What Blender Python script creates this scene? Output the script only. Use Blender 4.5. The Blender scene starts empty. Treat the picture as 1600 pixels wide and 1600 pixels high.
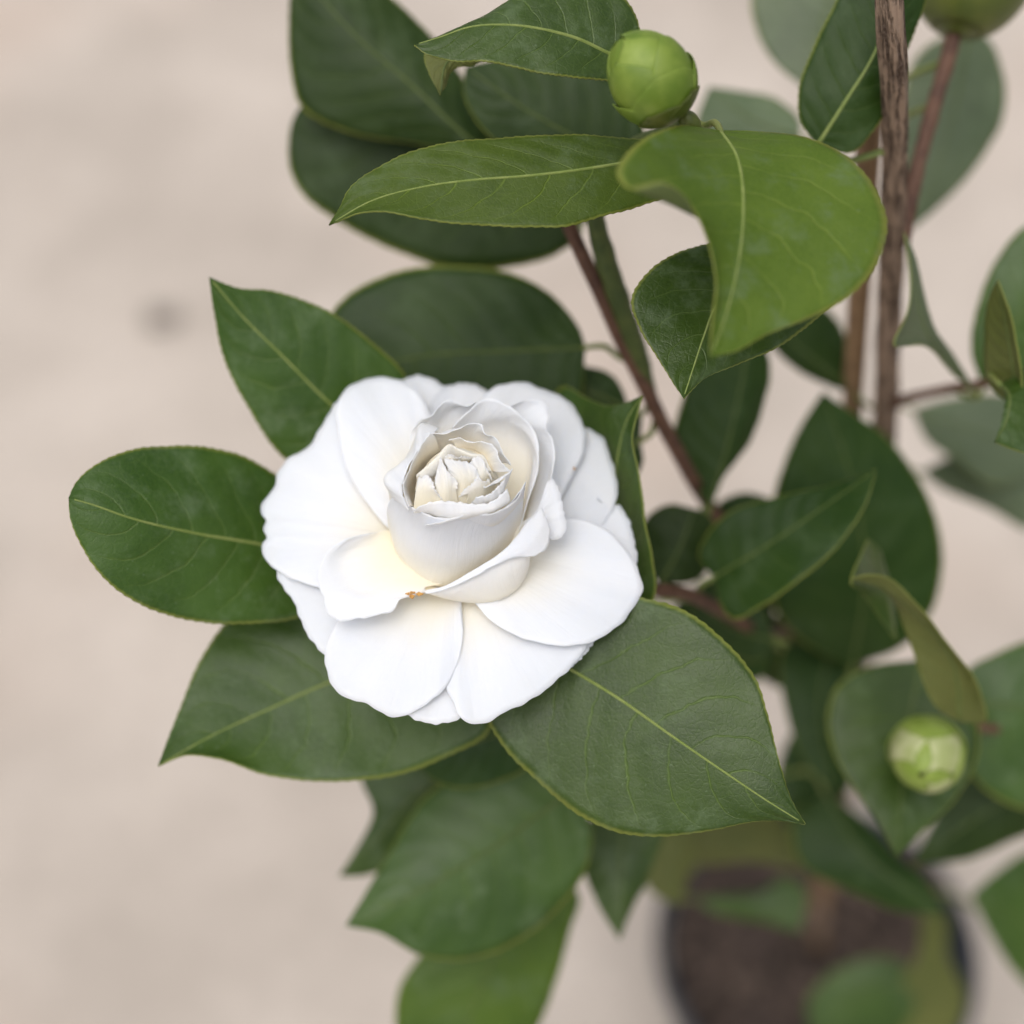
import bpy, math, random
import numpy as np
from mathutils import Vector
random.seed(7); rng = np.random.default_rng(7)
sc = bpy.context.scene
C = sc.collection
R = math.radians

# ------------------------------------------------------------------ camera
PITCH = R(52); FOV = R(40); FPX = 800 / math.tan(FOV / 2)      # photo frame 1600 x 1600
RIGHT = np.array([1.0, 0, 0])
FWD = np.array([0, math.cos(PITCH), -math.sin(PITCH)])
UP = np.array([0, math.sin(PITCH), math.cos(PITCH)])
def rel(px, py, d):
    return FWD * d + RIGHT * ((px - 800) / FPX * d) + UP * ((800 - py) / FPX * d)
SOIL_Z = 0.150
CAM = np.array([0, 0, SOIL_Z - rel(1270, 1490, 0.86)[2]])
def P(px, py, d):
    """real point seen at a photo position, d metres in front of the camera"""
    return CAM + rel(px, py, d)
cam = bpy.data.cameras.new('camera'); cam_o = bpy.data.objects.new('camera', cam); C.objects.link(cam_o)
cam_o.location = CAM; cam_o.rotation_euler = (math.pi / 2 - PITCH, 0, 0)
cam.sensor_width = 36; cam.lens = 18 / math.tan(FOV / 2)
cam.clip_start = 0.01; cam.clip_end = 100
cam.dof.use_dof = True; cam.dof.focus_distance = 0.326; cam.dof.aperture_fstop = 3.9
sc.camera = cam_o
# ------------------------------------------------------------------ light
SUN_EL, SUN_AZ = R(70), R(-145)          # azimuth from +Y, negative = from the left
w = bpy.data.worlds.new('World'); sc.world = w; w.use_nodes = True
nt = w.node_tree; nt.nodes.clear()
sky = nt.nodes.new('ShaderNodeTexSky'); sky.sky_type = 'NISHITA'; sky.sun_disc = False
sky.sun_elevation = SUN_EL; sky.sun_rotation = SUN_AZ; sky.air_density = 1.0; sky.dust_density = 6.0; sky.ozone_density = 1.0
hs = nt.nodes.new('ShaderNodeHueSaturation'); hs.inputs['Saturation'].default_value = 0.34
bg = nt.nodes.new('ShaderNodeBackground'); bg.inputs[1].default_value = 0.15
wo = nt.nodes.new('ShaderNodeOutputWorld')
nt.links.new(sky.outputs[0], hs.inputs['Color']); nt.links.new(hs.outputs[0], bg.inputs[0]); nt.links.new(bg.outputs[0], wo.inputs[0])
sun = bpy.data.lights.new('sun', 'SUN'); sun.energy = 0.9; sun.angle = R(90); sun.color = (1, 0.97, 0.93)
sun_o = bpy.data.objects.new('sun', sun); C.objects.link(sun_o); sun_o.location = (-1, 0.5, 3)
sd = Vector((math.sin(SUN_AZ) * math.cos(SUN_EL), math.cos(SUN_AZ) * math.cos(SUN_EL), math.sin(SUN_EL)))
sun_o.rotation_euler = sd.to_track_quat('Z', 'Y').to_euler()
sc.view_settings.view_transform = 'Standard'; sc.view_settings.look = 'None'
sc.view_settings.gamma = 1; sc.view_settings.exposure = -0.04; sc.view_settings.use_curve_mapping = False
sc.cycles.use_denoising = True
sc.cycles.max_bounces = 14; sc.cycles.diffuse_bounces = 12; sc.cycles.transmission_bounces = 6

# ------------------------------------------------------------------ shader helpers
class NT:
    def __init__(s, name):
        s.m = bpy.data.materials.new(name); s.m.use_nodes = True
        s.t = s.m.node_tree; s.t.nodes.clear()
        s.out = s.t.nodes.new('ShaderNodeOutputMaterial')
    def n(s, typ, ins=None, **kw):
        x = s.t.nodes.new('ShaderNode' + typ)
        for k, v in kw.items(): setattr(x, k, v)
        for k, v in (ins or {}).items(): s.put(x.inputs[k], v)
        return x
    def put(s, sock, v):
        if isinstance(v, bpy.types.NodeSocket): s.t.links.new(v, sock)
        elif isinstance(v, tuple) and len(v) == 3 and sock.type == 'RGBA': sock.default_value = (*v, 1)
        else: sock.default_value = v
    def math(s, op, a, b=0.0, c=0.0, clamp=False):
        x = s.t.nodes.new('ShaderNodeMath'); x.operation = op; x.use_clamp = clamp
        s.put(x.inputs[0], a); s.put(x.inputs[1], b); s.put(x.inputs[2], c)
        return x.outputs[0]
    def mix(s, f, a, b, blend='MIX'):
        x = s.t.nodes.new('ShaderNodeMix'); x.data_type = 'RGBA'; x.blend_type = blend
        s.put(x.inputs[0], f); s.put(x.inputs[6], a); s.put(x.inputs[7], b)
        return x.outputs[2]
    def step(s, v, lo, hi, a=0.0, b=1.0):
        x = s.t.nodes.new('ShaderNodeMapRange'); x.interpolation_type = 'SMOOTHSTEP'
        s.put(x.inputs[0], v); x.inputs[1].default_value = lo; x.inputs[2].default_value = hi
        x.inputs[3].default_value = a; x.inputs[4].default_value = b
        return x.outputs[0]
    def noise(s, vec, scale, detail=3.0, rough=0.55):
        x = s.n('TexNoise', {'Vector': vec, 'Scale': scale, 'Detail': detail, 'Roughness': rough})
        return x.outputs['Fac']
    def done(s, surf):
        s.t.links.new(surf, s.out.inputs[0]); return s.m

def leaf_material(name, c_dark, c_light, rough=0.36, vein=0.5, dust_sheen=0.3, trans=0.22, margin=1.0, spec=0.5):
    c_dark = tuple(x * 1.22 for x in c_dark); c_light = tuple(x * 1.22 for x in c_light)
    s = NT(name)
    uv = s.n('UVMap', uv_map='uv').outputs[0]
    sep = s.n('SeparateXYZ', {0: uv})
    u = sep.outputs[0]; v = s.math('MULTIPLY_ADD', sep.outputs[1], 2.0, -1.0)
    a = s.math('ABSOLUTE', v)
    ob = s.n('TexCoord').outputs['Object']
    info = s.n('ObjectInfo').outputs['Random']
    nz = s.noise(ob, 130, 2.0)
    nbig = s.noise(ob, 45, 3.0)
    # lateral veins: leave the midrib forwards and bend towards the tip
    side = s.math('GREATER_THAN', v, 0.0)
    w_ = s.math('MULTIPLY', u, 8.0)
    ap = s.math('POWER', a, 1.35)
    w_ = s.math('SUBTRACT', w_, s.math('MULTIPLY', ap, 1.9))
    w_ = s.math('ADD', w_, s.math('MULTIPLY', side, 0.45))
    w_ = s.math('ADD', w_, s.math('MULTIPLY', s.math('SUBTRACT', nz, 0.5), 0.42))
    fr = s.math('ABSOLUTE', s.math('SUBTRACT', s.math('FRACT', w_), 0.5))
    lat = s.step(fr, 0.0, 0.045, 1.0, 0.0)
    lat = s.math('MULTIPLY', lat, s.step(a, 0.55, 0.96, 1.0, 0.12))
    lat = s.math('MULTIPLY', lat, s.step(nbig, 0.32, 0.60, 0.35, 1.0))
    quilt = s.step(fr, 0.0, 0.5, 0.0, 1.0)
    # fine net between them
    vo = s.n('TexVoronoi', {'Vector': ob, 'Scale': 420.0}, feature='DISTANCE_TO_EDGE')
    net = s.step(vo.outputs['Distance'], 0.0, 0.09, 1.0, 0.0)
    fine = s.noise(ob, 1500, 2.0)
    col = s.mix(s.step(nbig, 0.3, 0.7), c_dark, c_light)
    col = s.mix(s.math('MULTIPLY', s.step(fine, 0.35, 0.7), 0.45), col, c_light)
    hsv = s.n('HueSaturation', {'Hue': s.math('MULTIPLY_ADD', info, 0.016, 0.492), 'Saturation': 1.0,
                                'Value': s.math('MULTIPLY_ADD', info, 0.3, 0.85), 'Color': col})
    col = hsv.outputs[0]
    veincol = tuple(min(1, x * k + o) for x, k, o in zip(c_light, (1.5, 1.35, 1.5), (0.05, 0.06, 0.015)))
    col = s.mix(s.math('MULTIPLY', lat, vein), col, veincol)
    col = s.mix(s.math('MULTIPLY', net, 0.14 * vein), col, veincol)
    mg = s.math('MULTIPLY', s.step(a, 0.955 - 0.04 * max(0, margin - 1), 0.99), 0.7 * margin)
    col = s.mix(mg, col, (0.27, 0.30, 0.06))
    # dusty film and pale specks; film patches also paint sky sheen into the colour
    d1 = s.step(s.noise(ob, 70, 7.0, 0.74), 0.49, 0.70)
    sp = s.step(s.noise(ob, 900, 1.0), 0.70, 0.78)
    dust_sheen_fac = s.math('MULTIPLY', d1, dust_sheen * 0.62, clamp=True)
    dust_sheen_fac = s.math('MAXIMUM', dust_sheen_fac, s.math('MULTIPLY', sp, dust_sheen * 0.55), clamp=True)
    col = s.mix(dust_sheen_fac, col, (0.17, 0.235, 0.13))
    rg = s.math('ADD', rough, s.math('MULTIPLY', nbig, 0.12)); rg = s.math('ADD', rg, s.math('MULTIPLY', dust_sheen_fac, 0.35))
    hgt = s.math('MULTIPLY', quilt, 0.28)
    hgt = s.math('SUBTRACT', hgt, s.math('MULTIPLY', lat, 0.28))
    hgt = s.math('ADD', hgt, s.math('MULTIPLY', nz, 0.5))
    hgt = s.math('ADD', hgt, s.math('MULTIPLY', fine, 0.22))
    hgt = s.math('SUBTRACT', hgt, s.math('MULTIPLY', net, 0.05))
    bp = s.n('Bump', {'Strength': 0.75, 'Distance': 0.0006, 'Height': hgt})
    pb = s.n('BsdfPrincipled', {'Base Color': col, 'Roughness': rg, 'Specular IOR Level': spec, 'Normal': bp.outputs[0]})
    tcol = s.mix(1.0, col, (1.5, 1.7, 0.5), 'MULTIPLY')
    tr = s.n('BsdfTranslucent', {'Color': tcol, 'Normal': bp.outputs[0]})
    mx = s.n('MixShader', {0: trans, 1: pb.outputs[0], 2: tr.outputs[0]})
    return s.done(mx.outputs[0])

def petal_material():
    s = NT('petal_white')
    uv = s.n('UVMap', uv_map='uv').outputs[0]
    sep = s.n('SeparateXYZ', {0: uv}); u = sep.outputs[0]; v = sep.outputs[1]      # u base->edge
    ob = s.n('TexCoord').outputs['Object']
    cre = s.step(u, 0.10, 0.80, 1.0, 0.0)
    col = s.mix(s.math('MULTIPLY', cre, 0.85), (0.768, 0.785, 0.82), (0.845, 0.755, 0.56))
    sv = s.n('CombineXYZ', {0: s.math('MULTIPLY', v, 46.0), 1: s.math('MULTIPLY', u, 2.2), 2: 0.0}).outputs[0]
    st = s.noise(sv, 1.0, 3.0, 0.6)
    cr = s.noise(ob, 650, 3.0, 0.6)
    big = s.noise(ob, 90, 2.0)
    h = s.math('ADD', s.math('MULTIPLY', st, 0.55), s.math('MULTIPLY', cr, 0.22))
    h = s.math('ADD', h, s.math('MULTIPLY', big, 0.9))
    bp = s.n('Bump', {'Strength': 0.40, 'Distance': 0.0006, 'Height': h})
    pb = s.n('BsdfPrincipled', {'Base Color': col, 'Roughness': 0.55, 'Specular IOR Level': 0.25, 'Normal': bp.outputs[0],
                                'Subsurface Weight': 0.55, 'Subsurface Radius': (1.0, 0.9, 0.75), 'Subsurface Scale': 0.0010,
                                'Sheen Weight': 0.05})
    return s.done(pb.outputs[0])

def plain(name, c1, c2, scale, rough=0.6, bump=0.3, bdist=0.0005, spec=0.4, detail=4.0, stretch=None, trans=0.0):
    c1 = tuple(x * 1.22 for x in c1); c2 = tuple(x * 1.22 for x in c2)
    s = NT(name)
    ob = s.n('TexCoord').outputs['Object']
    if stretch: ob = s.n('Mapping', {'Vector': ob, 'Scale': stretch}).outputs[0]
    n1 = s.noise(ob, scale, detail)
    col = s.mix(s.step(n1, 0.3, 0.7), c1, c2)
    bp = s.n('Bump', {'Strength': bump, 'Distance': bdist, 'Height': s.noise(ob, scale * 3, 3.0)})
    pb = s.n('BsdfPrincipled', {'Base Color': col, 'Roughness': rough, 'Specular IOR Level': spec, 'Normal': bp.outputs[0]})
    o = pb.outputs[0]
    if trans:
        t = s.n('BsdfTranslucent', {'Color': col}); o = s.n('MixShader', {0: trans, 1: o, 2: t.outputs[0]}).outputs[0]
    return s.done(o)

M = dict(
    leaf=leaf_material('leaf_green', (0.024, 0.055, 0.005), (0.044, 0.086, 0.010), rough=0.32, spec=0.42, dust_sheen=0.62),
    fresh=leaf_material('leaf_fresh', (0.042, 0.082, 0.006), (0.072, 0.122, 0.012), rough=0.38, vein=0.55, dust_sheen=0.55, trans=0.30, spec=0.34),
    young=leaf_material('leaf_young', (0.066, 0.112, 0.010), (0.100, 0.152, 0.018), rough=0.40, vein=0.6, dust_sheen=0.8, trans=0.32, margin=1.4, spec=0.28),
    dark=leaf_material('leaf_dark', (0.012, 0.032, 0.003), (0.022, 0.047, 0.006), rough=0.38, vein=0.4, dust_sheen=0.25, trans=0.15, spec=0.24),
    grey=leaf_material('leaf_grey', (0.062, 0.092, 0.042), (0.092, 0.125, 0.062), rough=0.40, vein=0.25, dust_sheen=0.5, trans=0.12),
    olive=leaf_material('leaf_olive', (0.085, 0.100, 0.020), (0.125, 0.135, 0.032), rough=0.5, vein=0.3, dust_sheen=0.1, trans=0.3),
    under=leaf_material('leaf_underside', (0.065, 0.092, 0.022), (0.095, 0.120, 0.036), rough=0.55, vein=0.5, dust_sheen=0.0, trans=0.25),
    petal=petal_material(),
    rib=plain('midrib_green', (0.15, 0.20, 0.045), (0.21, 0.25, 0.075), 300, 0.5, 0.2),
    rib_soft=plain('midrib_soft', (0.060, 0.090, 0.018), (0.085, 0.115, 0.028), 300, 0.5, 0.2),
    petiole=plain('petiole_green', (0.10, 0.14, 0.03), (0.16, 0.18, 0.05), 200, 0.5),
    twig=plain('twig_red_brown', (0.060, 0.028, 0.018), (0.11, 0.055, 0.033), 240, 0.65, 0.5),
    twig_green=plain('twig_green', (0.035, 0.055, 0.012), (0.065, 0.085, 0.02), 240, 0.55, 0.4),
    scale=plain('bud_scale_green', (0.10, 0.165, 0.016), (0.17, 0.235, 0.034), 130, 0.46, 0.25, 0.0003, trans=0.12),
    scale_pale=plain('bud_scale_pale', (0.28, 0.32, 0.12), (0.40, 0.42, 0.22), 150, 0.5, 0.2, 0.0003, trans=0.1),
    scale_light=plain('bud_scale_light', (0.16, 0.23, 0.03), (0.23, 0.30, 0.06), 150, 0.5, 0.2, 0.0003, trans=0.1),
    scale_olive=plain('bud_scale_olive', (0.055, 0.075, 0.012), (0.09, 0.105, 0.018), 130, 0.4, 0.25, 0.0003),
    cane=plain('cane_tan', (0.15, 0.09, 0.045), (0.23, 0.145, 0.075), 120, 0.6, 0.3),
    pot=plain('pot_plastic', (0.018, 0.022, 0.028), (0.030, 0.035, 0.042), 60, 0.40, 0.15),
    soil=plain('soil_brown', (0.022, 0.016, 0.013), (0.065, 0.045, 0.036), 70, 0.9, 0.8, 0.003),
    chip=plain('bark_chip', (0.035, 0.024, 0.018), (0.12, 0.085, 0.065), 45, 0.85, 0.5, 0.001),
    dry=plain('dry_brown', (0.30, 0.14, 0.03), (0.50, 0.27, 0.07), 900, 0.6, 0.3),
    pebble=plain('pebble_grey', (0.15, 0.13, 0.11), (0.22, 0.19, 0.165), 90, 0.8, 0.4),
    red=plain('streak_red', (0.55, 0.12, 0.14), (0.65, 0.2, 0.2), 300, 0.6),
)
def bark_material():
    s = NT('bark_brown')
    ob = s.n('TexCoord').outputs['Object']
    mp = s.n('Mapping', {'Vector': ob, 'Scale': (1, 0.16, 0.16)}).outputs[0]
    uv = s.n('UVMap', uv_map='uv').outputs[0]
    mu = s.n('Mapping', {'Vector': uv, 'Scale': (60, 9, 1)}).outputs[0]
    n1 = s.noise(mu, 1.0, 5.0, 0.65); n2 = s.noise(ob, 900, 3.0)
    cr = s.step(n1, 0.36, 0.55)
    col = s.mix(cr, (0.055, 0.033, 0.022), (0.27, 0.19, 0.135))
    col = s.mix(s.math('MULTIPLY', s.step(n2, 0.45, 0.75), 0.4), col, (0.30, 0.23, 0.18))
    bp = s.n('Bump', {'Strength': 0.9, 'Distance': 0.0008, 'Height': s.math('ADD', cr, s.math('MULTIPLY', n2, 0.4))})
    return s.done(s.n('BsdfPrincipled', {'Base Color': col, 'Roughness': 0.8, 'Specular IOR Level': 0.25, 'Normal': bp.outputs[0]}).outputs[0])
M['bark'] = bark_material()
def ground_material():
    s = NT('ground_concrete')
    ob = s.n('TexCoord').outputs['Object']
    n1 = s.noise(ob, 4.0, 4.0, 0.6); n2 = s.noise(ob, 60, 4.0, 0.6); n3 = s.noise(ob, 1.6, 2.0)
    col = s.mix(s.step(n1, 0.3, 0.7), (0.430, 0.374, 0.323), (0.565, 0.498, 0.437))
    col = s.mix(s.math('MULTIPLY', s.step(n3, 0.48, 0.72), 0.55), col, (0.53, 0.41, 0.335))
    col = s.mix(s.math('MULTIPLY', s.step(n2, 0.45, 0.75), 0.35), col, (0.345, 0.30, 0.26))
    bp = s.n('Bump', {'Strength': 0.4, 'Distance': 0.002, 'Height': s.noise(ob, 180, 4.0)})
    return s.done(s.n('BsdfPrincipled', {'Base Color': col, 'Roughness': 0.85, 'Specular IOR Level': 0.2, 'Normal': bp.outputs[0]}).outputs[0])
M['ground'] = ground_material()

# ------------------------------------------------------------------ geometry helpers
def tangents(pts, t):
    m = np.zeros_like(pts); n = len(pts)
    for i in range(n):
        if i == 0: m[0] = (pts[1] - pts[0]) / (t[1] - t[0])
        elif i == n - 1: m[-1] = (pts[-1] - pts[-2]) / (t[-1] - t[-2])
        else:
            a, b = t[i] - t[i-1], t[i+1] - t[i]
            m[i] = ((pts[i] - pts[i-1]) / a * b + (pts[i+1] - pts[i]) / b * a) / (a + b)
    return m
def hermite(pts, t, q):
    """cubic through pts (first axis) at knots t, evaluated at q"""
    m = tangents(pts, t)
    i = np.clip(np.searchsorted(t, q, side='right') - 1, 0, len(t) - 2)
    h = (t[i+1] - t[i]); x = (q - t[i]) / h
    sh = (-1,) + (1,) * (pts.ndim - 1)
    x = x.reshape(sh); h = h.reshape(sh)
    return ((2*x**3 - 3*x**2 + 1) * pts[i] + (x**3 - 2*x**2 + x) * h * m[i]
            + (-2*x**3 + 3*x**2) * pts[i+1] + (x**3 - x**2) * h * m[i+1])
def resample(pts, n):
    pts = np.array(pts, float)
    d = np.linalg.norm(np.diff(pts, axis=0), axis=1); t = np.concatenate([[0], np.cumsum(np.maximum(d, 1e-7))])
    f = hermite(pts, t, np.linspace(0, t[-1], n * 6))
    d = np.linalg.norm(np.diff(f, axis=0), axis=1); s = np.concatenate([[0], np.cumsum(d)])
    q = np.linspace(0, s[-1], n)
    return np.stack([np.interp(q, s, f[:, k]) for k in range(f.shape[1])], 1)
def loft(curves, n, m, ks=None):
    """curves: list of (k,3) arrays -> grid n x m x 3 (first axis along the curves)"""
    cs = np.stack([resample(c, n) for c in curves])
    ks = np.linspace(0, 1, len(curves)) if ks is None else np.array(ks, float)
    return hermite(cs, ks, np.linspace(0, 1, m)).transpose(1, 0, 2)
def grid_normals(g):
    du = np.gradient(g, axis=0); dv = np.gradient(g, axis=1)
    n = np.cross(du, dv); l = np.linalg.norm(n, axis=2, keepdims=True)
    return n / np.maximum(l, 1e-12)
def link(name, me, parent=None, mats=()):
    o = bpy.data.objects.new(name, me); C.objects.link(o)
    for mt in mats: me.materials.append(M[mt] if isinstance(mt, str) else mt)
    if parent is not None: o.parent = parent
    return o
def mesh_from(name, verts, faces, uvs=None, smooth=True):
    me = bpy.data.meshes.new(name); me.from_pydata(np.asarray(verts).tolist(), [], faces)
    if uvs is not None:
        l = me.uv_layers.new(name='uv'); vi = np.zeros(len(me.loops), int); me.loops.foreach_get('vertex_index', vi)
        l.data.foreach_set('uv', np.asarray(uvs, np.float32)[vi].ravel())
    me.polygons.foreach_set('use_smooth', [smooth] * len(me.polygons)); me.update()
    return me
def grid_mesh(name, g, uv=None):
    n, m, _ = g.shape
    idx = np.arange(n * m).reshape(n, m)
    f = np.stack([idx[:-1, :-1], idx[1:, :-1], idx[1:, 1:], idx[:-1, 1:]], -1).reshape(-1, 4).tolist()
    if uv is None:
        uu, vv = np.meshgrid(np.linspace(0, 1, n), np.linspace(0, 1, m), indexing='ij'); uv = np.stack([uu, vv], -1)
    return mesh_from(name, g.reshape(-1, 3), f, uv.reshape(-1, 2))
def sheet(name, g, parent, mats, thick, uv=None, back=0, taper=0):
    o = link(name, grid_mesh(name, g, uv), parent, mats)
    md = o.modifiers.new('thickness', 'SOLIDIFY'); md.thickness = thick; md.offset = -1.0; md.use_even_offset = False
    
    if taper:
        vg = o.vertex_groups.new(name='thick'); n_, m_, _ = g.shape; ss = np.linspace(0, 1, n_)
        for i in range(n_): vg.add(list(range(i*m_, (i+1)*m_)), float(1 - taper * ss[i] ** 2), 'REPLACE')
        md.vertex_group = 'thick'
    md.material_offset = back; md.material_offset_rim = 0
    return o
def tube_mesh(name, path, radii, sides=10, n=None, bump=None, caps=True, flat=1.0):
    path = np.array(path, float)
    if n is None: n = max(6, 4 * len(path))
    rad = np.interp(np.linspace(0, 1, n), np.linspace(0, 1, len(radii)), radii)
    p = resample(path, n)
    t = np.gradient(p, axis=0); t /= np.linalg.norm(t, axis=1, keepdims=True)
    ref = np.array([0.3, -0.5, 0.81]); verts = []; uvs = []
    for i in range(n):
        a = ref - t[i] * np.dot(ref, t[i]); a /= np.linalg.norm(a); b = np.cross(t[i], a); ref = a
        for j in range(sides + 1):
            th = 2 * math.pi * j / sides
            r = rad[i] * (1 + (bump(i / (n - 1), th) if bump else 0))
            verts.append(p[i] + r * (math.cos(th) * a * flat + math.sin(th) * b)); uvs.append((i / (n - 1), j / sides))
    S = sides + 1
    f = [(i*S + j, i*S + j + 1, (i+1)*S + j + 1, (i+1)*S + j) for i in range(n - 1) for j in range(sides)]
    if caps:
        f.append(tuple(reversed(range(sides)))); f.append(tuple((n-1)*S + j for j in range(sides)))
    return mesh_from(name, verts, f, uvs)
def thing(name, label, cat, loc, group=None):
    o = bpy.data.objects.new(name, None); C.objects.link(o); o.location = loc
    o['label'] = label; o['category'] = cat; o.empty_display_size = 0.02
    if group: o['group'] = group
    return o
bpy.context.view_layer.update()

# ------------------------------------------------------------------ setting
g = 12
me = mesh_from('ground', [(-g, -g, 0), (g, -g, 0), (g, g, 0), (-g, g, 0)], [(0, 1, 2, 3)])
gr = link('ground', me, None, ['ground']); gr['kind'] = 'structure'; gr['label'] = 'pale pinkish beige concrete ground'

# ------------------------------------------------------------------ pot and soil
pc = P(1268, 1490, 0.86); PX, PY = pc[0], pc[1]
pot = thing('plant_pot', 'round black plastic nursery pot of dark soil under the shrub', 'pot', (PX, PY, 0))
def lathe(name, prof, n=64):
    v = []; f = []
    for (r, z) in prof:
        for j in range(n): v.append((r * math.cos(2*math.pi*j/n), r * math.sin(2*math.pi*j/n), z))
    for i in range(len(prof) - 1):
        for j in range(n): f.append((i*n + j, i*n + (j+1) % n, (i+1)*n + (j+1) % n, (i+1)*n + j))
    return mesh_from(name, v, f)
link('wall', lathe('wall', [(0.002, 0.0), (0.066, 0.0), (0.069, 0.003), (0.0885, 0.150), (0.0862, 0.150), (0.067, 0.006), (0.002, 0.006)]), pot, ['pot'])
link('rim', lathe('rim', [(0.0890, 0.146), (0.0950, 0.147), (0.0962, 0.150), (0.0965, 0.166), (0.0955, 0.169), (0.0935, 0.1695), (0.0920, 0.167), (0.0905, 0.153), (0.0890, 0.146)]), pot, ['pot'])
v = []; f = []; NR, NA = 22, 60
for i in range(NR + 1):
    for j in range(NA):
        r = 0.0862 * i / NR; th = 2 * math.pi * j / NA
        v.append((r*math.cos(th), r*math.sin(th), 0.146 + 0.004 * (math.sin(r*190 + 2*th) * math.cos(3*th + r*70)) + rng.normal(0, 0.0012)))
f = [(i*NA + j, i*NA + (j+1) % NA, (i+1)*NA + (j+1) % NA, (i+1)*NA + j) for i in range(NR) for j in range(NA)]
so = link('potting_soil', mesh_from('potting_soil', v, f), None, ['soil']); so.location = (PX, PY, 0)
so['label'] = 'dark brown potting soil filling the black pot'; so['category'] = 'soil'; so['kind'] = 'stuff'
v = []; f = []
for k in range(420):
    r = 0.083 * math.sqrt(random.random()); th = random.random() * 6.283
    c = np.array([r*math.cos(th), r*math.sin(th), 0.150 + random.random()*0.004])
    A = rng.normal(0, 1, (3, 3)); A, _ = np.linalg.qr(A); L = np.array([random.uniform(.004, .011), random.uniform(.002, .005), random.uniform(.001, .0025)])
    if random.random() < .7: A = np.array([[math.cos(th*7), math.sin(th*7), .15], [-math.sin(th*7), math.cos(th*7), .1], [-.15, -.1, 1]])
    o0 = len(v)
    for s_ in ((-1,-1,-1),(1,-.8,-1),(.8,1,-1),(-1,.9,-1),(-.8,-.9,1),(.9,-.7,1),(.7,.8,1),(-.9,.7,1)):
        v.append(c + (np.array(s_) * L * 0.5) @ A)
    f += [tuple(o0 + q for q in fc) for fc in ((3,2,1,0),(4,5,6,7),(0,1,5,4),(1,2,6,5),(2,3,7,6),(3,0,4,7))]
ch = link('bark_mulch', mesh_from('bark_mulch', v, f, smooth=False), None, ['chip']); ch.location = (PX, PY, 0)
ch['label'] = 'loose brown bark chips scattered over the potting soil'; ch['category'] = 'mulch'; ch['kind'] = 'stuff'

# pebble far left on the ground
def ground_at(px, py):
    d = rel(px, py, 1.0); k = -CAM[2] / d[2]; return CAM + d * k
pp = ground_at(252, 502)
import bmesh
bm = bmesh.new(); bmesh.ops.create_icosphere(bm, subdivisions=3, radius=1)
for vv in bm.verts:
    k = 1 + 0.18 * math.sin(3*vv.co.x + 1) * math.cos(2.3*vv.co.y) + 0.1 * math.sin(5*vv.co.z + 2*vv.co.x)
    vv.co = Vector((vv.co.x * 0.020 * k, vv.co.y * 0.015 * k, max(vv.co.z, -.55) * 0.007 * k))
me = bpy.data.meshes.new('pebble'); bm.to_mesh(me); bm.free(); me.polygons.foreach_set('use_smooth', [True] * len(me.polygons))
pb_ = link('pebble', me, None, ['pebble']); pb_.location = (pp[0], pp[1], 0.0038)
pb_['label'] = 'small dark pebble lying alone on the bare beige ground'; pb_['category'] = 'pebble'

# ------------------------------------------------------------------ support cane
cb = P(1283, 1430, 0.83); ct = P(1358, 205, 0.375); dirc = (ct - cb) / np.linalg.norm(ct - cb)
c0 = cb - dirc * ((cb[2] - 0.09) / dirc[2]); c1 = ct + dirc * 0.02
cane = thing('support_cane', 'straight tan bamboo cane standing in the soil behind the trunk', 'cane', c0)
lenc = np.linalg.norm(c1 - c0)
nodes = [0.0, 0.22, 0.43, 0.62, 0.80, 0.97]
def cane_b(t, th): return sum(0.12 * math.exp(-((t - q) / 0.006) ** 2) for q in nodes[1:-1])
link('shaft', tube_mesh('shaft', [np.zeros(3), (c1 - c0) * .5, c1 - c0], [0.0042, 0.0032], 16, 140, cane_b), cane, ['cane'])

# ------------------------------------------------------------------ the shrub
TB = P(1278, 1440, 0.835); TB[2] = SOIL_Z - 0.01
ROOT = np.array([TB[0], TB[1], SOIL_Z - 0.004])
shrub = thing('camellia_shrub', 'potted camellia shrub with glossy green leaves and one white double bloom', 'shrub', ROOT)
def W(p): return np.asarray(p) - ROOT       # world -> shrub space
SKEL = []                                    # points on wood, for petioles
def wood(name, pts, radii, mat, sides=12, n=None, bump=None):
    pw = [P(*q) if len(q) == 3 else np.array(q[:3]) for q in pts]
    pl = [W(q) for q in pw]
    o = link(name, tube_mesh(name, pl, radii, sides, n, bump), shrub, [mat])
    SKEL.extend(list(resample(pl, 40)))
    return o
ph = rng.random(12) * 6.28
def bark_b(t, th):
    return (0.10 * math.sin(3*th + 9*t + ph[0]) * math.sin(14*t + ph[1]) + 0.07 * math.sin(7*th + 25*math.sin(3*t) + ph[2])
            + 0.05 * math.sin(11*th - 40*t + ph[3]) + 0.05 * math.sin(60*t + 2*th + ph[4]) * math.sin(th + ph[5]) + 0.03 * math.sin(150*t + 4*th))
top = (1378, -160, 0.318)
wood('trunk', [(1276, 1446, 0.838), (1300, 1330, 0.775), (1338, 1050, 0.605), (1370, 800, 0.505), (1383, 650, 0.456), (1388, 500, 0.420),
               (1396, 340, 0.386), (1400, 190, 0.356), (1392, 40, 0.332), top], [0.0062, 0.0056, 0.0050, 0.0047, 0.0044, 0.0040, 0.0036, 0.0033, 0.0030], 'bark', 28, 420, bark_b)
def tb(t, th): return 0.06 * math.sin(40*t + 2*th) * math.sin(17*t) + 0.04 * math.sin(3*th + 90*t)
wood('branch', [(1408, 380, 0.392), (1424, 300, 0.390), (1455, 180, 0.392), (1486, 70, 0.395), (1500, -10, 0.398)], [0.0026, 0.0021, 0.0022, 0.0024], 'twig', 14, 60, tb)
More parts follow.
